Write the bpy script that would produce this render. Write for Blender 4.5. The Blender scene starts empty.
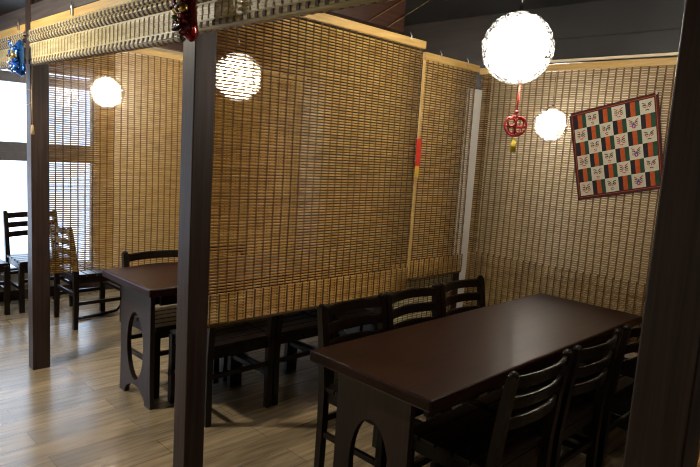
import bpy, bmesh, math, random
from mathutils import Vector, Matrix, Euler
random.seed(11)
PI = math.pi
COL = bpy.context.scene.collection

# ------------------------------------------------------------------ materials
def nt(name):
    m = bpy.data.materials.new(name); m.use_nodes = True
    n = m.node_tree.nodes; l = m.node_tree.links
    return m, n, l, n['Principled BSDF']

def plain(name, col, rough=.5, metal=0., coat=0., var=.25, scale=18., spec=.5):
    """colour with a slight procedural mottling of its own"""
    m, n, l, p = nt(name)
    tc = n.new('ShaderNodeTexCoord'); nz = n.new('ShaderNodeTexNoise')
    nz.inputs['Scale'].default_value = scale; nz.inputs['Detail'].default_value = 3
    l.new(tc.outputs['Object'], nz.inputs['Vector'])
    r = n.new('ShaderNodeValToRGB')
    r.color_ramp.elements[0].position = .3; r.color_ramp.elements[1].position = .7
    r.color_ramp.elements[0].color = (*[c*(1-var) for c in col], 1)
    r.color_ramp.elements[1].color = (*[min(1, c*(1+var)) for c in col], 1)
    l.new(nz.outputs['Fac'], r.inputs['Fac']); l.new(r.outputs['Color'], p.inputs['Base Color'])
    p.inputs['Roughness'].default_value = rough; p.inputs['Metallic'].default_value = metal
    p.inputs['Coat Weight'].default_value = coat; p.inputs['Coat Roughness'].default_value = .15
    p.inputs['Specular IOR Level'].default_value = spec
    return m

def wood(name, dark, light, rough=.35, stretch=(2, 30, 30), coat=0., spec=.5, bump=.05):
    m, n, l, p = nt(name)
    tc = n.new('ShaderNodeTexCoord'); mp = n.new('ShaderNodeMapping'); nz = n.new('ShaderNodeTexNoise')
    mp.inputs['Scale'].default_value = stretch
    nz.inputs['Scale'].default_value = 1.6; nz.inputs['Detail'].default_value = 6; nz.inputs['Distortion'].default_value = .6
    l.new(tc.outputs['Object'], mp.inputs['Vector']); l.new(mp.outputs['Vector'], nz.inputs['Vector'])
    r = n.new('ShaderNodeValToRGB')
    r.color_ramp.elements[0].position = .35; r.color_ramp.elements[1].position = .68
    r.color_ramp.elements[0].color = (*dark, 1); r.color_ramp.elements[1].color = (*light, 1)
    l.new(nz.outputs['Fac'], r.inputs['Fac']); l.new(r.outputs['Color'], p.inputs['Base Color'])
    b = n.new('ShaderNodeBump'); b.inputs['Strength'].default_value = bump; b.inputs['Distance'].default_value = .002
    l.new(nz.outputs['Fac'], b.inputs['Height']); l.new(b.outputs['Normal'], p.inputs['Normal'])
    p.inputs['Roughness'].default_value = rough; p.inputs['Coat Weight'].default_value = coat
    p.inputs['Coat Roughness'].default_value = .12; p.inputs['Specular IOR Level'].default_value = spec
    return m

def bamboo(name, c0, c1, c2, scale, transl=.3):
    """split-bamboo slats: tone changes from slat to slat and along each"""
    m, n, l, p = nt(name)
    tc = n.new('ShaderNodeTexCoord'); mp = n.new('ShaderNodeMapping'); nz = n.new('ShaderNodeTexNoise')
    mp.inputs['Scale'].default_value = scale
    nz.inputs['Scale'].default_value = 1.; nz.inputs['Detail'].default_value = 2
    l.new(tc.outputs['Object'], mp.inputs['Vector']); l.new(mp.outputs['Vector'], nz.inputs['Vector'])
    r = n.new('ShaderNodeValToRGB'); e = r.color_ramp.elements
    e[0].position = .3; e[0].color = (*c0, 1); e[1].position = .72; e[1].color = (*c2, 1)
    k = e.new(.5); k.color = (*c1, 1)
    l.new(nz.outputs['Fac'], r.inputs['Fac']); l.new(r.outputs['Color'], p.inputs['Base Color'])
    p.inputs['Roughness'].default_value = .45
    t = n.new('ShaderNodeBsdfTranslucent'); l.new(r.outputs['Color'], t.inputs['Color'])
    mx = n.new('ShaderNodeMixShader'); mx.inputs['Fac'].default_value = transl
    l.new(p.outputs['BSDF'], mx.inputs[1]); l.new(t.outputs['BSDF'], mx.inputs[2])
    l.new(mx.outputs['Shader'], n['Material Output'].inputs['Surface'])
    return m

def emit(name, col, s):
    m, n, l, p = nt(name)
    p.inputs['Base Color'].default_value = (.8, .8, .8, 1)
    p.inputs['Emission Color'].default_value = (*col, 1); p.inputs['Emission Strength'].default_value = s
    return m

def glass(name):
    m, n, l, p = nt(name)
    n.remove(p)
    t = n.new('ShaderNodeBsdfTransparent'); t.inputs['Color'].default_value = (.96, .98, 1, 1)
    g = n.new('ShaderNodeBsdfGlossy'); g.inputs['Roughness'].default_value = .03
    mx = n.new('ShaderNodeMixShader'); mx.inputs['Fac'].default_value = .06
    l.new(t.outputs['BSDF'], mx.inputs[1]); l.new(g.outputs['BSDF'], mx.inputs[2])
    l.new(mx.outputs['Shader'], n['Material Output'].inputs['Surface'])
    return m

def floor_mat():
    m, n, l, p = nt('plank_floor')
    tc = n.new('ShaderNodeTexCoord')
    br = n.new('ShaderNodeTexBrick'); br.offset = .5; br.offset_frequency = 2; br.squash = 1
    br.inputs['Scale'].default_value = 1; br.inputs['Brick Width'].default_value = .92; br.inputs['Row Height'].default_value = .155
    br.inputs['Mortar Size'].default_value = .0016; br.inputs['Mortar Smooth'].default_value = .2
    br.inputs['Color1'].default_value = (.290, .222, .134, 1); br.inputs['Color2'].default_value = (.180, .143, .094, 1)
    br.inputs['Mortar'].default_value = (.09, .065, .045, 1); br.inputs['Bias'].default_value = -.1
    l.new(tc.outputs['Object'], br.inputs['Vector'])
    mp = n.new('ShaderNodeMapping'); mp.inputs['Scale'].default_value = (2.2, 26, 1)
    nz = n.new('ShaderNodeTexNoise'); nz.inputs['Scale'].default_value = 1.5; nz.inputs['Detail'].default_value = 7
    nz.inputs['Distortion'].default_value = .5
    l.new(tc.outputs['Object'], mp.inputs['Vector']); l.new(mp.outputs['Vector'], nz.inputs['Vector'])
    r = n.new('ShaderNodeValToRGB'); r.color_ramp.elements[0].position = .3; r.color_ramp.elements[1].position = .72
    r.color_ramp.elements[0].color = (.62, .60, .58, 1); r.color_ramp.elements[1].color = (1.25, 1.2, 1.12, 1)
    l.new(nz.outputs['Fac'], r.inputs['Fac'])
    mul = n.new('ShaderNodeMix'); mul.data_type = 'RGBA'; mul.blend_type = 'MULTIPLY'; mul.inputs['Factor'].default_value = 1
    l.new(br.outputs['Color'], mul.inputs['A']); l.new(r.outputs['Color'], mul.inputs['B'])
    l.new(mul.outputs['Result'], p.inputs['Base Color'])
    p.inputs['Roughness'].default_value = .25; p.inputs['Specular IOR Level'].default_value = .75
    b = n.new('ShaderNodeBump'); b.inputs['Strength'].default_value = .12; b.inputs['Distance'].default_value = .002
    l.new(nz.outputs['Fac'], b.inputs['Height']); l.new(b.outputs['Normal'], p.inputs['Normal'])
    return m

M = {
 'floor': floor_mat(),
 'post': wood('dark_post_wood', (.023, .0132, .0108), (.054, .033, .027), .45, (40, 40, 1.5), spec=.35),
 'beam': wood('dark_beam_wood', (.050, .040, .038), (.095, .075, .068), .45, (40, 1.5, 40)),
 'brown': wood('red_brown_board', (.022, .008, .004), (.048, .018, .009), .4, (1.5, 40, 40)),
 'chair': wood('black_brown_lacquer', (.0042, .0021, .0014), (.0105, .0052, .0034), .32, (30, 30, 3), spec=.3),
 'table': wood('dark_table_lacquer', (.0135, .0036, .0023), (.029, .0080, .0050), .36, (1.6, 34, 34), coat=0., bump=0, spec=.20),
 'tableleg': wood('dark_table_panel', (.014, .0065, .0055), (.030, .014, .012), .36, (30, 30, 2)),
 'slat_a': bamboo('bamboo_slats', (.50, .27, .055), (.68, .43, .12), (.82, .58, .22), (9, 9, 45)),
 'slat_b': bamboo('pale_bamboo_slats', (.33, .19, .055), (.45, .285, .095), (.58, .40, .16), (9, 9, 45)),
 'slat_l': bamboo('brown_bamboo_slats', (.42, .22, .045), (.56, .33, .075), (.70, .46, .14), (9, 9, 45)),
 'slat_c': bamboo('fresh_bamboo_slats', (.48, .40, .21), (.60, .51, .28), (.72, .63, .38), (7, 7, 75), .2),
 'thread': plain('dark_thread', (.13, .070, .022), .8),
 'thread_g': plain('grey_thread', (.40, .32, .20), .8),
 'thread_p': plain('mauve_thread', (.19, .14, .13), .8),
 'batten': wood('pale_batten_wood', (.50, .31, .09), (.64, .42, .15), .5, (3, 3, 40)),
 'cord': plain('tan_cord', (.42, .29, .15), .8),
 'steel': plain('bright_steel', (.7, .7, .68), .3, 1.),
 'black_steel': plain('black_steel', (.015, .015, .017), .3, .6),
 'wall_grey': plain('grey_board', (.024, .024, .025), .38, var=.15, scale=3),
 'ceil': plain('black_ceiling', (.013, .013, .013), .5, var=.2, scale=3),
 'wall_dark': wood('dark_wall_wood', (.016, .011, .009), (.030, .021, .016), .5, (2, 2, 30)),
 'white': plain('white_plaster', (.84, .82, .76), .7, var=.04, scale=6),
 'cream': plain('cream_plaster', (.78, .66, .47), .75, var=.06, scale=4),
 'lowwall': plain('pale_low_wall', (.42, .38, .34), .7, var=.08, scale=4),
 'frame': plain('dark_window_frame', (.10, .10, .115), .4, var=.1),
 'brownframe': wood('brown_window_post', (.16, .085, .03), (.24, .13, .05), .5, (30, 30, 2)),
 'glass': glass('window_glass'),
 'globe': emit('glowing_globe', (1, .92, .79), 66),
 'weave': plain('white_wire_weave', (.05, .05, .048), .6, var=.1),
 'red': plain('red_cord', (.55, .025, .015), .5),
 'darkred': plain('dark_red_cord', (.32, .012, .015), .45),
 'yellow': plain('yellow_tassel', (.50, .36, .03), .7),
 'tagred': plain('red_paper', (.60, .03, .012), .6),
 'tagyel': plain('yellow_paper', (.75, .50, .05), .6),
 'c_white': plain('cream_patch_cloth', (.52, .50, .39), .9, var=.06, scale=60),
 'c_black': plain('black_cloth', (.010, .009, .014), .9),
 'c_orange': plain('orange_cloth', (.40, .072, .010), .9, var=.15, scale=60),
 'c_green': plain('green_cloth', (.012, .055, .030), .9),
 'c_maroon': plain('maroon_cloth', (.055, .010, .010), .9),
 'c_ink': plain('black_ink', (.02, .02, .02), .9),
 'c_red': plain('red_ink', (.50, .03, .02), .9),
 'c_blue': plain('violet_ink', (.16, .08, .30), .9),
 'blue_foil': plain('blue_foil', (.02, .13, .55), .22, .75, .3, var=.4, scale=40),
 'red_foil': plain('red_foil', (.22, .008, .010), .22, .7, .3, var=.4, scale=40),
 'violet_foil': plain('violet_foil', (.10, .012, .07), .25, .7, .3, var=.4, scale=40),
 'gold': plain('gold_foil', (.75, .52, .18), .25, .9, var=.2, scale=40),
 'silver': plain('silver_foil', (.75, .78, .82), .2, .9, var=.2, scale=40),
 'greenf': plain('green_foil', (.10, .20, .05), .3, .5, var=.3, scale=40),
}

# ------------------------------------------------------------------ mesh builder
class MB:
    def __init__(self): self.bm = bmesh.new(); self.mi = 0
    def _add(self, verts, faces, smooth=False):
        vs = [self.bm.verts.new(v) for v in verts]
        for f in faces:
            try:
                fc = self.bm.faces.new([vs[i] for i in f]); fc.smooth = smooth; fc.material_index = self.mi
            except ValueError: pass
    def box(self, a, b, bev=0., mat=None):
        x0, x1 = sorted((a[0], b[0])); y0, y1 = sorted((a[1], b[1])); z0, z1 = sorted((a[2], b[2]))
        V = [(x0,y0,z0),(x1,y0,z0),(x1,y1,z0),(x0,y1,z0),(x0,y0,z1),(x1,y0,z1),(x1,y1,z1),(x0,y1,z1)]
        F = [(0,3,2,1),(4,5,6,7),(0,1,5,4),(1,2,6,5),(2,3,7,6),(3,0,4,7)]
        if bev > 0 or mat is not None:
            t = bmesh.new(); vs = [t.verts.new(v) for v in V]
            for f in F: t.faces.new([vs[i] for i in f])
            if bev > 0: bmesh.ops.bevel(t, geom=list(t.edges), offset=bev, segments=2, profile=.5, affect='EDGES')
            t.verts.index_update()
            VV = [(mat @ v.co if mat is not None else v.co.copy()) for v in t.verts]
            FF = [[v.index for v in f.verts] for f in t.faces]; t.free()
            self._add(VV, FF); return
        self._add(V, F)
    def tube(self, pts, r, seg=8, closed=False, flat=None):
        """round tube along points; r number or list; flat=(w,h,up) gives an elliptic section"""
        pts = [Vector(p) for p in pts]; n = len(pts); V = []; F = []
        for i, p in enumerate(pts):
            if closed: d = pts[(i+1) % n]-pts[i-1]
            else: d = pts[min(i+1, n-1)]-pts[max(i-1, 0)]
            d.normalize()
            up = Vector(flat[2]) if flat else (Vector((0,0,1)) if abs(d.z) < .95 else Vector((1,0,0)))
            s = d.cross(up).normalized(); u = s.cross(d).normalized()
            rr = r[i] if isinstance(r, (list, tuple)) else r
            for k in range(seg):
                t = 2*PI*k/seg + PI/seg
                w, h = (flat[0], flat[1]) if flat else (rr, rr)
                V.append(p + s*math.cos(t)*w + u*math.sin(t)*h)
        m = n if closed else n-1
        for i in range(m):
            for k in range(seg):
                a = i*seg+k; b = i*seg+(k+1) % seg; c = ((i+1) % n)*seg+(k+1) % seg; d = ((i+1) % n)*seg+k
                F.append((a, b, c, d))
        if not closed:
            F.append(tuple(reversed(range(seg)))); F.append(tuple((n-1)*seg+k for k in range(seg)))
        self._add(V, F, seg > 4)
    def sphere(self, c, r, su=16, sv=10, sc=(1,1,1), rot=None):
        V = []; F = []
        for j in range(sv+1):
            th = PI*j/sv
            for i in range(su):
                ph = 2*PI*i/su
                v = Vector((r*sc[0]*math.sin(th)*math.cos(ph), r*sc[1]*math.sin(th)*math.sin(ph), r*sc[2]*math.cos(th)))
                if rot: v = rot @ v
                V.append(v+Vector(c))
        for j in range(sv):
            for i in range(su):
                a = j*su+i; b = j*su+(i+1) % su
                F.append((a, a+su, b+su, b))
        t = bmesh.new(); vs = [t.verts.new(v) for v in V]
        for f in F: t.faces.new([vs[i] for i in f])
        bmesh.ops.remove_doubles(t, verts=list(t.verts), dist=r*1e-3)
        t.verts.index_update()
        self._add([v.co.copy() for v in t.verts], [[v.index for v in f.verts] for f in t.faces], True); t.free()
    def lathe(self, prof, c=(0,0,0), seg=20):
        V = []; F = []; n = len(prof)
        for (r, z) in prof:
            for k in range(seg):
                V.append((c[0]+r*math.cos(2*PI*k/seg), c[1]+r*math.sin(2*PI*k/seg), c[2]+z))
        for i in range(n-1):
            for k in range(seg):
                F.append((i*seg+k, i*seg+(k+1) % seg, (i+1)*seg+(k+1) % seg, (i+1)*seg+k))
        F.append(tuple(reversed(range(seg)))); F.append(tuple((n-1)*seg+k for k in range(seg)))
        self._add(V, F, True)
    def build(self, name, mat, parent=None, loc=None):
        bmesh.ops.recalc_face_normals(self.bm, faces=list(self.bm.faces))
        me = bpy.data.meshes.new(name); self.bm.to_mesh(me); self.bm.free()
        for mm in (mat if isinstance(mat, (list, tuple)) else [mat]): me.materials.append(mm)
        o = bpy.data.objects.new(name, me); COL.objects.link(o)
        if parent: o.parent = parent
        if loc: o.location = loc
        return o

def tag(o, label=None, cat=None, group=None, kind=None):
    if label: o['label'] = label
    if cat: o['category'] = cat
    if group: o['group'] = group
    if kind: o['kind'] = kind
    return o
def empty(name, loc=(0,0,0), rz=0, label=None, cat=None, group=None):
    o = bpy.data.objects.new(name, None); COL.objects.link(o)
    o.location = loc; o.rotation_euler = (0, 0, rz); o.empty_display_size = .1
    return tag(o, label, cat, group)
def copy_tree(o, parent=None):
    c = o.copy(); COL.objects.link(c)
    if parent: c.parent = parent
    for ch in list(o.children): copy_tree(ch, c)
    return c
def struct(name, mat, *boxes):
    b = MB()
    for a, c in boxes: b.box(a, c)
    return tag(b.build(name, mat), kind='structure')

# ------------------------------------------------------------------ layout
XP = 1.206          # aisle face of the posts
PW = .092          # post width
YR, YM, YL, YE = .3375, 2.115, 3.965, 5.72     # partition lines along the aisle
XB = 3.45          # back blind plane
ZC = 2.44          # ceiling

# ---- setting
struct('floor', M['floor'], ((-2.3, -1.7, -.1), (6.2, 6.0, 0)))
struct('ceiling', M['ceil'], ((-2.3, -1.7, ZC), (6.2, 6.0, ZC+.1)))
struct('wall_aisle', M['cream'], ((-2.3, -1.7, 0), (-2.2, 6.0, ZC)))
struct('wall_right', M['wall_dark'], ((-2.2, -1.7, 0), (6.2, -1.6, ZC)))
# window wall at the far end
WX0, WX1 = -.3, 2.33
struct('wall_left', M['cream'],
       ((WX1+.16, YE, 0), (6.2, YE+.14, ZC)), ((-2.2, YE, 0), (WX0, YE+.14, ZC)))
struct('wall_header', M['wall_dark'], ((WX0, YE, 2.10), (WX1+.16, YE+.14, ZC)))
struct('wall_sill', M['lowwall'], ((WX0, YE, 0), (WX1+.16, YE+.14, .24)))
struct('baseboard_left', M['post'], ((-2.2, YE-.02, 0), (3.4, YE, .085)))
struct('trim_1', M['brownframe'], ((WX1, YE-.01, .24), (WX1+.16, YE+.10, 2.10)))
mull = [WX0, .9, WX1]
for i in range(2):
    a, b = mull[i], mull[i+1]
    f = MB()
    f.box((a, YE+.02, .24), (a+.035, YE+.08, 2.10)); f.box((b-.035, YE+.02, .24), (b, YE+.08, 2.10))
    f.box((a, YE+.02, .24), (b, YE+.08, .28)); f.box((a, YE+.015, 1.225), (b, YE+.08, 1.30)); f.box((a, YE+.025, 1.30), (b, YE+.08, 1.385))
    f.box((a, YE+.02, 1.89), (b, YE+.08, 1.975)); f.box((a, YE+.02, 2.005), (b, YE+.08, 2.10))
    w = tag(f.build('window_%d' % (i+1), M['frame']), kind='structure')
    for z0, z1 in ((.28, 1.225), (1.385, 1.89), (1.975, 2.005)):
        g = MB(); g.box((a+.035, YE+.05, z0), (b-.035, YE+.056, z1)); g.build('pane', M['glass'], w)
# back wall of the booths: upper board, low wall, solid walls of the other booths
struct('wall_back', M['wall_grey'],
       ((3.52, -1.6, 2.10), (3.58, 2.30, ZC)), ((3.52, -1.6, 0), (3.58, 2.30, .42)), ((3.52, -1.6, .42), (3.58, .43, 2.10)))
struct('wall_booth', M['wall_dark'], ((3.52, 2.30, 0), (3.58, YE, ZC)))
struct('wall_far', M['cream'], ((5.45, -1.6, 0), (5.55, 4.6, ZC)), ((3.58, 4.5, 0), (5.45, 4.6, ZC)))
struct('trim_2', M['white'], ((3.262, 2.212, 0), (3.345, 2.265, 1.93)))
struct('trim_3', M['brown'], ((3.19, 2.198, 0), (3.252, 2.211, .80)))

# ---- posts and beams
def post(y, label, w=PW, d=PW):
    b = MB(); b.box((XP, y-d/2, 0), (XP+w, y+d/2, ZC), .004)
    return tag(b.build('wooden_post', M['post']), label, 'post', 'aisle posts')
post(YL, 'dark wooden aisle post farthest left, blue foil ornament hanging from it', .104, .085)
post(YM, 'dark wooden aisle post in the middle, red foil ornament hanging from it')
post(YR, 'nearest black wooden post, running the full height of the right edge', .10, .105)
b = MB()
for y0, y1 in ((-1.6, YR-PW/2), (YR+PW/2, YM-PW/2), (YM+PW/2, YL-PW/2), (YL+PW/2, YE)):
    b.box((XP+.003, y0, 2.122), (XP+.085, y1, 2.215), .003)
tag(b.build('aisle_beam', M['beam']), 'dark beam over the rolled up blinds along the aisle, top left corner', 'beam')
b = MB(); b.box((XP+PW, YM+.024, 2.125), (2.46, YM+.074, ZC), .003)
tag(b.build('partition_board', M['brown']), 'reddish brown board above the large middle bamboo screen', 'board')
b = MB(); b.box((XP+PW, YL-.03, 2.11), (3.52, YL+.03, ZC), .003)
tag(b.build('partition_board', M['brown']), 'dark board above the left bamboo screen with window light behind', 'board')
b = MB(); b.box((3.47, YR, 2.115), (3.52, 2.30, 2.235), .003)
tag(b.build('back_beam', M['ceil']), 'dark beam along the back wall above the blind with the patchwork cloth', 'beam')

b = MB(); b.box((3.454, YR+.08, 2.097), (3.472, 2.28, 2.112), .003)
tag(b.build('curtain_rail', M['cream']), 'thin pale rail under the back beam, above the screen with the patchwork cloth', 'rail')
# ---- bamboo blinds
PITCH = .0133
def at(axis, plane, u, off, z):
    return (u, plane+off, z) if axis == 'x' else (plane+off, u, z)
def blind(axis, plane, u0, u1, z0, z1, label, mat='slat_a', fold=None, foldside=1, thread='thread', back_off=0, hemmat=None, tsp=.046, slope=0., group='hanging bamboo screens', batten=True, hs=.0036):
    root = empty('bamboo_blind', at(axis, plane, (u0+u1)/2, 0, z0), 0, label, 'blind', group)
    rl = Vector(root.location)
    def L(u, off, z): return Vector(at(axis, plane, u, off, z))-rl
    W = u1-u0
    def slats(zlo, zhi, off, sh=0.):
        s = MB(); n = int((zhi-zlo)/PITCH)
        for k in range(n):
            z = zlo+(k+.5)*PITCH
            e0, e1 = random.uniform(-.003, .003), random.uniform(-.003, .003)
            N = max(2, int(W/.3)); j = random.uniform(-.0006, .0006); tw = random.uniform(-.0008, .0008)
            hh = random.uniform(hs, hs+.0004)
            P = []
            for i in range(N+1):
                t = i/N
                u = u0+e0+(W+e1-e0)*t
                P.append(L(u, off+sh+.004*math.sin(2.2*z+3*t), z+j+tw*(t-.5)+random.uniform(-.0003, .0003)))
            V = []; F = []
            th = .0032
            for i, p in enumerate(P):
                o = Vector((0, 1, 0)) if axis == 'x' else Vector((1, 0, 0))
                for a, c in ((0, -1), (.87, -.5), (.87, .5), (0, 1), (-.87, .5), (-.87, -.5)):
                    V.append(p + o*(a*th) + Vector((0, 0, c*hh)))
            for i in range(N):
                for q in range(6):
                    F.append((i*6+q, i*6+(q+1) % 6, (i+1)*6+(q+1) % 6, (i+1)*6+q))
            F.append(tuple(range(6))); F.append(tuple(N*6+q for q in reversed(range(6))))
            s._add(V, F, True)
        return s
    o = slats(z0, z1-.035, back_off).build('slats', M[mat], root)
    t = MB(); nthr = int(W/tsp)
    for i in range(nthr+1):
        u = u0+.012+(W-.024)*i/nthr
        for du in (-.0022, .0022):
            for so in (-.0036, .0036):
                P = []
                for k in range(9):
                    z = z0+(z1-.03-z0)*k/8
                    P.append(L(u+du+.0015*math.sin(k*1.7+i), back_off+so+.004*math.sin(2.2*z+3*(u-u0)/W), z))
                t.tube(P, .0013, 4)
    t.build('threads', M[thread], root)
    if fold:
        off = foldside*.014
        slats(z0, fold, back_off+off).build('folded_hem', M[hemmat or mat], root)
        tt = MB()
        for i in range(nthr+1):
            u = u0+.012+(W-.024)*i/nthr
            tt.tube([L(u, back_off+off+foldside*.006, z0), L(u, back_off+off+foldside*.006, fold)], .0035, 4)
        tt.tube([L(u0, back_off+off*.5, z0-.006), L(u1, back_off+off*.5, z0-.006)], .0075, 6)
        tt.build('hem_threads', M[thread], root)
    if batten:
        h = MB(); a = L(u0-.012, -.012, z1-.036); c = L(u1+.012, .014, z1+.004); h.box(a, c, .002)
        h.build('head_batten', M['batten'], root)
        for u in (u0+.12, u1-.12):
            q = MB(); q.tube([L(u, -.013, z1-.01), L(u, -.016, z1+.012), L(u, -.004, z1+.03)], .003, 6)
            q.tube([L(u-.012, -.016, z1-.004), L(u+.012, -.016, z1-.004)], .0025, 6)
            q.build('hook', M['steel'], root)
    return root, L

YP = 2.145
bl1, L1 = blind('x', YP, XP+PW+.030, 2.635, .728, 2.105, 'large bamboo screen beside the middle post, behind the near chairs', fold=.862, foldside=-1)
bl2, L2 = blind('x', YP-.005, 2.660, 3.160, .790, 2.05, 'narrow bamboo screen between the large one and the white corner strip', fold=.90, foldside=-1)
blind('x', YP+.034, 2.58, 3.14, .30, .862, 'bamboo screen showing yellow below the narrow one, at the last chair backs', mat='slat_c', batten=True, hs=.0050)
blind('x', YL+.065, 1.275, 3.40, .583, 2.09, 'left bamboo screen with windows and a lamp showing through', tsp=.047, mat='slat_l', hs=.0046)
blind('y', XB, .50, 2.295, .50, 2.080, 'back wall bamboo screen on which the patchwork cloth hangs', mat='slat_b', fold=.88, foldside=-1, tsp=.043, hs=.0038)
blind('x', YR, XP+PW+.05, 3.40, .62, 2.085, 'bamboo screen peeking out right of the nearest post, bottom right corner', tsp=.047)
# pale edge strip on the narrow screen
e = MB(); e.box(L2(2.642, -.004, .80), L2(2.660, .004, 2.03), .001); e.build('edge_strip', M['batten'], bl2)
# two cords running up from the large screen's batten
c = MB()
for x in (2.17, 2.31):
    c.tube([L1(x, -.02, 2.12), L1(x+.30, -.02, 2.305), L1(x+.50, -.02, 2.43)], .0022, 5)
c.build('cords', M['thread'], bl1)

def rolled(y0, y1, label, zb=1.88):
    DX = .040
    root = empty('rolled_up_blind', (XP-.02+DX, (y0+y1)/2, zb), 0, label, 'blind', 'rolled up aisle blinds')
    rl = Vector((XP-.02, (y0+y1)/2, zb))
    path = []
    # gathered ridges at the top, straight drop, roll at the hem
    top = 2.066
    def arc(cx, cz, r, a0, a1, n):
        for i in range(n+1):
            a = a0+(a1-a0)*i/n; path.append((cx+r*math.cos(a), cz+r*math.sin(a)))
    arc(1.172, top-.012, .019, PI*.45, PI*1.45, 6)
    arc(1.170, top-.046, .020, PI*.55, PI*1.5, 6)
    path.append((1.186, top-.066)); path.append((1.184, top-.08))
    arc(1.178, top-.078, .016, PI*.75, PI*1.0, 2)
    z = top-.09
    while z > zb+.036: path.append((1.160, z)); z -= .02
    arc(1.172, zb+.018, .018, PI*.85, PI*2.6, 12)
    # resample evenly
    def resample(step):
        out = []; acc = 0; last = None
        for i in range(len(path)-1):
            p, q = Vector((path[i][0], path[i][1])), Vector((path[i+1][0], path[i+1][1]))
            d = (q-p).length; t = -acc
            s = acc
            while s < d:
                out.append((p+(q-p)*(s/d), (q-p).normalized())); s += step
            acc = s-d
        return out
    s = MB()
    for p, tg in resample(.0092):
        nrm = Vector((tg.y, -tg.x)); hh = .0042; th = .001
        V = []; N = 5; zj = [random.uniform(-.0015, .0015) for _ in range(N+1)]
        for i in range(N+1):
            y = y0+(y1-y0)*i/N
            for a, c in ((-1, -1), (1, -1), (1, 1), (-1, 1)):
                q = p + tg*(c*hh) + nrm*(a*th)
                V.append(Vector((q.x+zj[i], y, q.y+zj[i]*.6))-rl)
        F = []
        for i in range(N):
            for q in range(4): F.append((i*4+q, i*4+(q+1) % 4, (i+1)*4+(q+1) % 4, (i+1)*4+q))
        F.append((0, 1, 2, 3)); F.append((N*4+3, N*4+2, N*4+1, N*4))
        s._add(V, F)
    s.build('slats', M['slat_c'], root)
    thin = MB(); thick = thin; n = int((y1-y0)/.042)
    pts = resample(.009)
    segs = []; cur = []
    for p, tg in pts:
        flat = abs(p.x-1.160) < .002
        if cur and cur[0] != flat: segs.append(cur); cur = []
        if not cur: cur = [flat]
        cur.append((p, tg))
    segs.append(cur)
    for i in range(n+1):
        y = y0+.012+(y1-y0-.024)*i/n
        for sg in segs:
            if len(sg) < 3: continue
            for sd in (-.0026, .0026):
                P = [Vector((p.x+sd*tg.y, y, p.y-sd*tg.x))-rl for p, tg in sg[1:]]
                thin.mi = 0 if sg[0] else 1
                if sg[0]:
                    for dy in (-.0025, .0025): thin.tube([q+Vector((0, dy, 0)) for q in P], .0011, 4)
                else:
                    for dy in (-.006, -.001, .004): thick.tube([q+Vector((0, dy, 0)) for q in P], .0024, 4)
    thin.build('threads', [M['thread_g'], M['thread_p']], root)
    h = MB(); h.box(Vector((1.166, y0+.002, 2.072))-rl, Vector((1.208, y1-.002, 2.118))-rl, .002)
    h.build('head_batten', M['batten'], root)
    for y in (y0+.10, y0+(y1-y0)*.63):
        q = MB(); q.tube([Vector((1.164, y, 2.095))-rl, Vector((1.158, y, 2.122))-rl, Vector((1.162, y, 2.150))-rl], .004, 6)
        q.box(Vector((1.156, y-.008, 2.085))-rl, Vector((1.163, y+.008, 2.130))-rl, .001)
        q.build('hook', M['steel'], root)
    return root, rl
rolled(YL+.048, YE-.03, 'rolled up bamboo blind left of the blue ornament, at the far left edge')
rb, rl = rolled(YM+.048, YL-.048, 'rolled up bamboo blind between the left and middle posts', 1.872)
rolled(YR+.058, YM-.048, 'rolled up bamboo blind right of the red ornament, at the top edge', 1.895)
c = MB(); yk = YL-.085; X = XP-.045
c.tube([Vector(p)-rl for p in ((X, yk, 1.90), (X-.002, yk, 1.7), (X, yk, 1.52))], .003, 6)
c.tube([Vector(p)-rl for p in ((X, yk, 1.72), (X-.004, yk+.06, 1.735), (X-.008, yk+.13, 1.73))], .0018, 5)
c.tube([Vector(p)-rl for p in ((X, yk, 1.66), (X-.004, yk+.06, 1.645), (X-.008, yk+.13, 1.655))], .0018, 5)
pc = c.build('pull_cord', M['cord'], rb)
c = MB(); c.lathe([(.002, 0), (.008, -.008), (.010, -.03), (.012, -.055), (.004, -.06)], Vector((X, yk, 1.53))-rl, 10)
c.build('toggle', M['cord'], pc)

# ---- globe lamps
def globe(loc, R, label, first=None):
    if first:
        r = copy_tree(first); r.location = loc; tag(r, label, 'lamp', 'white globe lamps'); return r
    root = empty('globe_lamp', loc, 0, label, 'lamp', 'white globe lamps')
    g = MB(); g.sphere((0, 0, 0), R*.90, 32, 20); g.build('bulb_globe', M['globe'], root)
    w = MB()
    for k in range(150):
        nrm = Vector((random.gauss(0, 1), random.gauss(0, 1), random.gauss(0, 1))).normalized()
        a = nrm.orthogonal().normalized(); b2 = nrm.cross(a); off = random.uniform(-.75, .75)*R
        rr = math.sqrt(R*R-off*off); wob = random.uniform(0, 6)
        P = [nrm*(off+.008*math.sin(5*t+wob))+(a*math.cos(t)+b2*math.sin(t))*rr*random.uniform(.985, 1.015) for t in [2*PI*i/26 for i in range(26)]]
        w.tube(P, .0012, 4, closed=True)
    w.build('woven_shell', M['weave'], root)
    c = MB(); c.lathe([(.030, R*.95), (.030, R+.004), (.010, R+.008), (.008, R+.03)], (0, 0, 0), 16); c.build('cap', M['weave'], root)
    c = MB(); c.tube([(0, 0, R+.04), (0, 0, ZC-loc[2]-.02)], .003, 6)
    c.build('cable', M['black_steel'], root)
    return root
R0 = .141
gl = globe((2.27, 1.35, 1.957), R0, 'bright white globe lamp above the near table')
ga = globe((2.124, 3.14, 1.892), R0, 'white globe lamp glowing through the large middle bamboo screen', gl)
gb = globe((2.243, 5.30, 1.863), R0, 'white globe lamp glowing through the left bamboo screen', gl)
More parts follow.
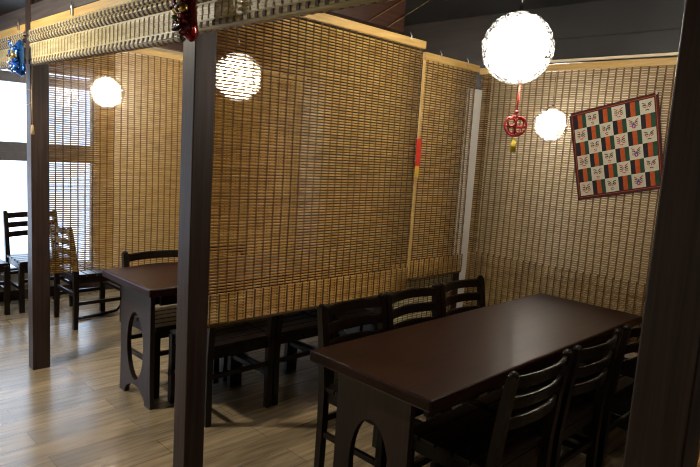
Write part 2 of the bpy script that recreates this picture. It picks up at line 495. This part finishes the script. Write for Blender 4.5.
gd = globe((2.25, -.42, 1.96), R0, 'white globe lamp in the neighbouring booth behind the nearest post', gl)
gc = globe((4.80, 2.47, 1.817), R0, 'white globe lamp glowing through the back screen, left of the patchwork cloth', gl)

# ---- lucky charm hanging from the near lamp
ch = empty('knot_charm', (2.285, 1.333, 1.645), -PI/4, 'red round knot charm with yellow tassel hanging under the near lamp', 'charm')
c = MB(); c.tube([(.002, 0, .172), (-.001, 0, .12), (0, 0, .05)], .0022, 6); c.tube([(.004, 0, .170), (.003, 0, .1), (0, 0, .05)], .0018, 6)
c.build('cord', M['red'], ch)
k = MB()
k.tube([(.045*math.cos(t)*(1-.12*max(0, math.sin(t))**6), 0, .042*math.sin(t)-.006*max(0, math.sin(t))**8) for t in [2*PI*i/28 for i in range(28)]], .0048, 8, closed=True)
for s in (-1, 1):
    k.tube([(s*(.018+.016*math.cos(t)), .003*s, .012+.017*math.sin(t)) for t in [2*PI*i/14 for i in range(14)]], .0038, 6, closed=True)
    k.tube([(s*(.014+.013*math.cos(t)), -.003*s, -.018+.014*math.sin(t)) for t in [2*PI*i/14 for i in range(14)]], .0038, 6, closed=True)
k.tube([(0, 0, .052), (0, 0, .02), (0, 0, -.045)], .0045, 6)
k.tube([(-.042, 0, -.004), (0, .004, -.002), (.042, 0, -.004)], .0038, 6)
k.sphere((0, 0, .055), .009, 10, 8)
k.build('knot', M['darkred'], ch)
c = MB(); c.sphere((-.001, 0, -.055), .007, 10, 8)
for i in range(14):
    a = 2*PI*i/14
    c.tube([(-.001+.004*math.cos(a), .004*math.sin(a), -.058), (-.001+.011*math.cos(a), .007*math.sin(a), -.085), (-.001+.010*math.cos(a), .006*math.sin(a), -.112)], .0028, 5)
c.build('tassel', M['yellow'], ch)

# ---- patchwork cloth hanging on the back screen
TL, TR, BR, BL = (1.652, 1.790), (1.175, 1.906), (1.078, 1.406), (1.536, 1.294)
XC = XB-.032
def bil(u, v):           # u left to right as seen, v top to bottom
    y = (TL[0]*(1-u)+TR[0]*u)*(1-v)+(BL[0]*(1-u)+BR[0]*u)*v
    z = (TL[1]*(1-u)+TR[1]*u)*(1-v)+(BL[1]*(1-u)+BR[1]*u)*v
    return y, z
cl_o = (XC, 1.38, 1.30)
cl = empty('patchwork_cloth', cl_o, 0, 'square patchwork cloth of striped and painted face patches on the back screen', 'cloth')
def CP(u, v, d=0.):
    y, z = bil(u, v); wv = .004*math.sin(5*u+2)*math.sin(4*v+1)
    return Vector((XC-d+wv, y, z))-Vector(cl_o)
def sheet(mb, u0, u1, v0, v1, d0, d1, n=4, mi=0):
    mb.mi = mi
    V = []; F = []
    for d in (d0, d1):
        for j in range(n+1):
            for i in range(n+1): V.append(CP(u0+(u1-u0)*i/n, v0+(v1-v0)*j/n, d))
    S = (n+1)**2
    for j in range(n):
        for i in range(n):
            a = j*(n+1)+i; q = (a, a+1, a+n+2, a+n+1)
            F.append(q); F.append(tuple(S+x for x in reversed(q)))
    for i in range(n):
        for (p, q) in ((i, i+1), (n*(n+1)+i, n*(n+1)+i+1), (i*(n+1), (i+1)*(n+1)), (i*(n+1)+n, (i+1)*(n+1)+n)):
            F.append((p, q, S+q, S+p))
    mb._add(V, F)
b = MB(); sheet(b, 0, 1, 0, 1, -.004, 0., 12); b.build('border', M['c_maroon'], cl)
b = MB()
for (u0, u1, v0, v1) in ((.026, .974, .026, .031), (.026, .974, .969, .974), (.026, .031, .026, .974), (.969, .974, .026, .974)):
    sheet(b, u0, u1, v0, v1, 0, .0012, 8)
b.build('piping', M['c_orange'], cl)
b = MB(); I0, I1 = .045, .955; S6 = (I1-I0)/6
faces = []
for r in range(6):
    for q in range(6):
        u0 = I0+q*S6; v0 = I0+r*S6
        if (r+q) % 2 == 0:
            for k, mi in ((0, 1), (1, 2), (2, 3)):
                sheet(b, u0+S6*(0, .34, .68)[k], u0+S6*(.34, .68, 1)[k], v0, v0+S6, 0, .0015, 2, mi)
        else:
            sheet(b, u0, u0+S6, v0, v0+S6, 0, .0016, 2, 0); faces.append((u0, v0))
b.build('patches', [M['c_white'], M['c_black'], M['c_orange'], M['c_green']], cl)
for u, v in ((.985, .012), (.012, .015)):
    b = MB(); b.sphere(CP(u, v, .004), .006, 10, 8); b.tube([CP(u, v, .002), CP(u, v, -.008)], .0012, 6); b.build('pin', M['white'], cl)
fr = random.Random(5)
for i, (u0, v0) in enumerate(faces):
    b = MB(); st = i % 6
    def st_(pts, w=.0015, mi=0):
        b.mi = mi; w *= 1.55; b.tube([CP(u0+S6*p[0], v0+S6*p[1], .0022) for p in pts], w, 4)
    for s in (-1, 1):
        X = lambda x: .5+s*x
        st_([(X(.08), .34), (X(.18), .22+.04*(st % 3)), (X(.32), .24-.05*(st % 2))], .0019, 0 if st in (0, 2, 4) else 1)
        st_([(X(.08), .46), (X(.17), .40), (X(.28), .38)], .0022, 0)
        st_([(X(.10), .55), (X(.20), .54), (X(.30), .44+.06*(st % 2))], .0018, 1 if st % 2 == 0 else (2 if st == 5 else 0))
        if st in (1, 3, 5): st_([(X(.30), .62), (X(.18), .68), (X(.08), .60)], .0018, 1)
        if st == 5: st_([(X(.04), .50), (X(.10), .66), (X(.05), .76)], .0026, 2)
    st_([(.5, .40), (.5, .60)], .0014, 1 if st < 3 else 0)
    st_([(.38, .76), (.5, .72+.08*(st % 2)), (.62, .76)], .0020, 1 if st != 2 else 0)
    if st in (0, 4): st_([(.42, .86), (.58, .86)], .0014, 0)
    b.build('painted_face', [M['c_ink'], M['c_red'], M['c_blue']], cl)

# ---- red tag hanging at the edge of the large screen
tg = empty('paper_tag', (2.622, YP-.035, 1.375), 0, 'small red and yellow tag hanging at the edge of the large screen', 'tag')
b = MB()
for i in range(6):
    z0 = .06+i*.025
    b.box((-.018+.002*math.sin(i), -.002, z0), (.018+.002*math.sin(i), .002, z0+.026), .0005)
b.build('red_strip', M['tagred'], tg)
b = MB(); b.box((-.017, -.003, 0), (.014, .003, .06), .001); b.build('yellow_end', M['tagyel'], tg)
b = MB(); b.tube([(0, 0, .21), (0, .004, .40), (0, .012, .60)], .0012, 5); b.build('string', M['cord'], tg)

# ---- foil lion-dog ornaments on the posts
def ornament(loc, main, second, label):
    o = empty('foil_ornament', loc, 0, label, 'ornament', 'foil ornaments on the posts')
    rr = random.Random(3)
    b = MB()
    P = [(.00, .005, .205), (-.010, .008, .17), (-.018, .004, .12), (-.018, -.002, .07), (-.008, -.01, .03), (.0, -.012, .008)]
    b.tube(P, [.012, .026, .034, .034, .028, .010], 12)
    b.sphere((-.034, -.004, .050), .028, 14, 10, (1, 1.1, .8)); b.build('body', M[main], o)
    for i in range(14):
        a = PI*.80+(i % 5)*.45+.13*(i % 3); z = .198-.0125*i; q = rr.uniform(.8, 1.2)
        cx, cy = -.016+.036*math.cos(a), .002+.040*math.sin(a)
        tx, ty = -math.sin(a), math.cos(a)
        b = MB()
        b.tube([(cx+q*tx*.017*math.cos(t)*(.25+t/7)-.012, cy+q*ty*.017*math.cos(t)*(.25+t/7), z+q*.017*math.sin(t)*(.25+t/7)) for t in [j*.6 for j in range(11)]], [.0065-.0004*j for j in range(11)], 7)
        b.build('curl', M['silver' if i % 5 == 2 else ('gold' if i == 0 else (second if i % 2 else main))], o)
    for s in (-1, 1):
        b = MB(); b.sphere((-.050, s*.024, .112), .0185, 14, 10); e_ = b.build('eye', M['gold'], o)
        b = MB(); b.sphere((-.067, s*.025, .112), .0065, 10, 8); b.build('pupil', M['c_black'], e_)
    b = MB()
    for k in range(-2, 3):
        b.tube([(-.062, k*.010, .060), (-.066, k*.010, .046)], [.005, .001], 6)
        b.tube([(-.052, k*.009, .022), (-.060, k*.009, .034)], [.005, .001], 6)
    b.build('teeth', M['silver'], o)
    b = MB(); b.tube([(-.030, -.034, .050), (-.064, -.016, .040), (-.070, 0, .037), (-.064, .016, .040), (-.030, .034, .050)], .006, 8)
    b.build('mouth', M['c_black'], o)
    b = MB(); b.sphere((-.068, 0, .078), .012, 10, 8, (1, 1.3, .8)); b.build('nose', M['greenf' if main == 'red_foil' else 'silver'], o)
    b = MB(); b.tube([(0, .003, .21), (.0, .002, .235), (.022, 0, .25)], .0025, 6); b.build('hanger', M['gold'], o)
    return o
ornament((XP-.058, YL-.085, 1.795), 'blue_foil', 'blue_foil', 'shiny blue lion head ornament hanging on the left post')
ornament((XP-.062, YM-.125, 1.838), 'red_foil', 'violet_foil', 'shiny dark red lion head ornament hanging on the middle post')

# ---- tables
def make_table(loc, label):
    Lx, Wy, H, T = 1.85, .60, .72, .045
    root = empty('dining_table', loc, 0, label, 'table', 'dark wooden booth tables')
    b = MB(); b.box((0, -Wy/2, H-T), (Lx, Wy/2, H), .009); b.build('tabletop', M['table'], root)
    def panel(x):
        w, h, th = .182, H-T, .026
        el = (.335, .100, .200)    # centre z, half width, half height of the oval
        b = MB(); bm = b.bm
        # outline with flared feet and an arch between them
        outer = [(-w, h), (-w, .30), (-w-.004, .10), (-w-.012, 0), (-w+.055, 0)]
        n = 10
        aw = w-.055
        outer += [(-aw*math.cos(PI*i/n), .085*math.sin(PI*i/n)) for i in range(1, n)]
        outer += [(w-.055, 0), (w+.012, 0), (w+.004, .10), (w, .30), (w, h)]
        hole = [(el[1]*math.cos(2*PI*i/28)*(1-.0*i), el[0]-.02+el[2]*math.sin(2*PI*i/28)) for i in range(28)]
        ov = [bm.verts.new((x-th/2, y, z)) for y, z in outer]; hv = [bm.verts.new((x-th/2, y, z)) for y, z in hole]
        ed = [bm.edges.new((ov[i], ov[(i+1) % len(ov)])) for i in range(len(ov))]
        ed += [bm.edges.new((hv[i], hv[(i+1) % 28])) for i in range(28)]
        g = bmesh.ops.triangle_fill(bm, use_beauty=True, use_dissolve=False, edges=ed)
        fs = [f for f in g['geom'] if isinstance(f, bmesh.types.BMFace)]
        bmesh.ops.recalc_face_normals(bm, faces=fs)
        ex = bmesh.ops.extrude_face_region(bm, geom=fs)
        bmesh.ops.translate(bm, vec=(th, 0, 0), verts=[v for v in ex['geom'] if isinstance(v, bmesh.types.BMVert)])
        return b.build('end_panel', M['tableleg'], root, (0, .022, 0))
    panel(.09); panel(Lx-.09)
    b = MB(); b.box((.11, -.012, .55), (Lx-.11, .012, .67), .003); b.build('stretcher', M['chair'], root)
    for s in (-1, 1):
        b = MB(); b.box((.11, s*.20-.01, .60), (Lx-.11, s*.20+.01, .675), .002); b.build('apron', M['chair'], root)
    return root
ta = make_table((1.512, 1.382, 0), 'near long dark table with glossy top under the bright globe lamp')
tb = copy_tree(ta); tb.location = (1.435, 3.145, 0); tag(tb, 'dark table behind the middle post with an oval cut in its end panel')

# ---- chairs
def make_chair():
    root = empty('dining_chair', (0, 0, 0), 0, None, 'chair', 'dark slat back dining chairs')
    m = M['chair']; hw = .200
    # seat: five planks
    b = MB()
    for i in range(5):
        y0 = -.185+i*.078
        b.box((-hw-.012, y0, .408), (hw+.012, y0+.070, .428), .004)
    b.build('seat', M['chair'], root)
    b = MB()
    b.box((-hw+.01, .165, .355), (hw-.01, .185, .406), .002); b.box((-hw+.01, -.185, .355), (hw-.01, -.165, .406), .002)
    for s in (-1, 1): b.box((s*(hw-.008)-.01, -.17, .355), (s*(hw-.008)+.01, .17, .406), .002)
    b.build('seat_frame', m, root)
    for s in (-1, 1):
        b = MB(); b.box((s*hw-.019, .160, 0), (s*hw+.019, .198, .406), .003); b.build('leg', m, root)
    for s in (-1, 1):
        b = MB(); P = [(s*hw, -.195, 0), (s*hw, -.190, .25), (s*hw, -.192, .43), (s*hw, -.212, .62), (s*hw, -.236, .785)]
        V = []; F = []
        for (x, y, z), hd in zip(P, (.016, .018, .020, .018, .015)):
            for a, c in ((-1, -1), (1, -1), (1, 1), (-1, 1)): V.append((x+a*.0175, y+c*hd, z))
        for i in range(len(P)-1):
            for q in range(4): F.append((i*4+q, i*4+(q+1) % 4, (i+1)*4+(q+1) % 4, (i+1)*4+q))
        F.append((3, 2, 1, 0)); F.append((16, 17, 18, 19)); b._add(V, F)
        b.sphere((s*hw, -.237, .785), .021, 14, 10, (.9, .85, .8))
        b.build('rear_leg', m, root)
    for z in (.755, .675, .595):
        b = MB(); N = 10; V = []; F = []
        for i in range(N+1):
            t = i/N*2-1; x = t*(hw-.01)
            y = -.212-(z-.62)*.145-.034*(1-t*t)
            for a, c in ((-1, -1), (1, -1), (1, 1), (-1, 1)): V.append((x, y+a*.0085-c*.003, z+c*.023+.004*(1-t*t)))
        for i in range(N):
            for q in range(4): F.append((i*4+q, i*4+(q+1) % 4, (i+1)*4+(q+1) % 4, (i+1)*4+q))
        F.append((0, 1, 2, 3)); F.append((N*4+3, N*4+2, N*4+1, N*4)); b._add(V, F)
        bmesh.ops.bevel(b.bm, geom=[e for e in b.bm.edges if abs(e.verts[0].co.x-e.verts[1].co.x) > .01], offset=.004, segments=2, affect='EDGES')
        b.build('back_rail', m, root)
    b = MB()
    for s in (-1, 1): b.box((s*hw-.009, -.175, .185), (s*hw+.009, .165, .212), .002)
    b.box((-hw+.015, -.199, .25), (hw-.015, -.181, .277), .002); b.box((-hw+.015, .170, .25), (hw-.015, .188, .277), .002)
    b.build('stretchers', m, root)
    return root
proto = make_chair(); used = []
def chair(x, y, rz, label):
    o = copy_tree(proto) if used else proto
    used.append(o); o.location = (x, y, 0); o.rotation_euler = (0, 0, rz); o['label'] = label
    return o
chair(2.018, 1.713, PI, 'dark chair at the near table, screen side, nearest the aisle')
chair(2.465, 1.713, PI, 'dark chair at the near table, screen side, middle of three')
chair(2.912, 1.713, PI, 'dark chair at the near table, screen side, by the white corner strip')
chair(1.985, 1.190, 0, 'curved back dark chair on the near side of the near table, leftmost of three')
chair(2.470, 1.190, 0, 'curved back dark chair on the near side of the near table, middle of three')
chair(2.975, 1.190, 0, 'curved back dark chair partly behind the nearest post')
chair(1.860, 2.820, 0, 'dark plank seat chair at the left table, seen right behind the middle post')
chair(2.307, 2.820, 0, 'dark chair whose legs show under the large screen, second from the middle post')
chair(2.755, 2.820, 0, 'dark chair under the large screen, third from the middle post')
chair(1.810, 3.285, PI, 'dark chair across the left table, its top rail against the left screen')
chair(2.280, 3.285, PI, 'dark chair hidden mostly behind the middle post across the left table')
chair(1.915, 4.810, -PI/2, 'dark chair standing behind the left screen, seat and legs seen below it')
chair(1.74, 5.455, PI, 'dark chair against the window, right of the two at the left edge')
chair(1.23, 5.455, PI, 'dark chair against the window, at the very left edge of the photo')

# ---- bent steel stand foot beside the left table
sf = empty('steel_stand', (1.95, 4.83, 0), 0, 'bent black steel tube stand on the floor left of the left table', 'stand')
b = MB(); b.tube([(-.12, 0, .014), (.10, .04, .014), (.22, .07, .020), (.28, .09, .06), (.30, .10, .12), (.30, .10, .40)], .013, 10); b.build('foot_tube', M['black_steel'], sf)
b = MB(); b.tube([(.30, .10, .39), (.30, .10, .41)], .02, 10); b.build('end_cap', M['steel'], sf)

# ------------------------------------------------------------------ light
w = bpy.data.worlds.new('daylight'); bpy.context.scene.world = w; w.use_nodes = True
bg = w.node_tree.nodes['Background']; bg.inputs['Color'].default_value = (.66, .80, 1, 1); bg.inputs['Strength'].default_value = 2.0
def downlight(x, y, watt, label):
    o = empty('ceiling_downlight', (x, y, ZC), 0, label, 'lamp', 'aisle downlights')
    b = MB(); b.lathe([(.075, 0), (.078, -.012), (.060, -.014), (.055, -.004)], (0, 0, 0), 24); b.build('rim', M['white'], o)
    ld = bpy.data.lights.new('downlight', 'AREA'); ld.shape = 'DISK'; ld.size = .10; ld.energy = watt; ld.color = (1, .92, .76); ld.spread = PI
    lo = bpy.data.objects.new('bulb', ld); COL.objects.link(lo); lo.parent = o; lo.location = (0, 0, -.02)
downlight(.30, 3.60, 25, 'round ceiling downlight over the aisle')


# ------------------------------------------------------------------ camera
Rm = Matrix(((.709, .052, -.704), (-.703, .142, -.697), (.064, .988, .137)))
fpx = 601.485
p1 = Vector((606, 44.5, -fpx)).normalized(); p2 = Vector((-606, 122.5, -fpx)).normalized()
z = p1.cross(p2).normalized(); p2 = z.cross(p1)
Rm = Matrix((p1, p2, z))
cd = bpy.data.cameras.new('camera'); cam = bpy.data.objects.new('camera', cd); COL.objects.link(cam)
cd.sensor_fit = 'HORIZONTAL'; cd.sensor_width = 36; cd.lens = fpx/700*36; cd.clip_start = .05
mw = Rm.to_4x4(); mw.translation = (0, 0, 1.5); cam.matrix_world = mw
sc = bpy.context.scene; sc.camera = cam
sc.view_settings.view_transform = 'Standard'; sc.view_settings.look = 'None'
sc.view_settings.gamma = 1; sc.view_settings.use_curve_mapping = False; sc.view_settings.exposure = 1.35
sc.cycles.use_denoising = True; sc.cycles.filter_width = 1.1
sc.cycles.max_bounces = 8; sc.cycles.transparent_max_bounces = 16
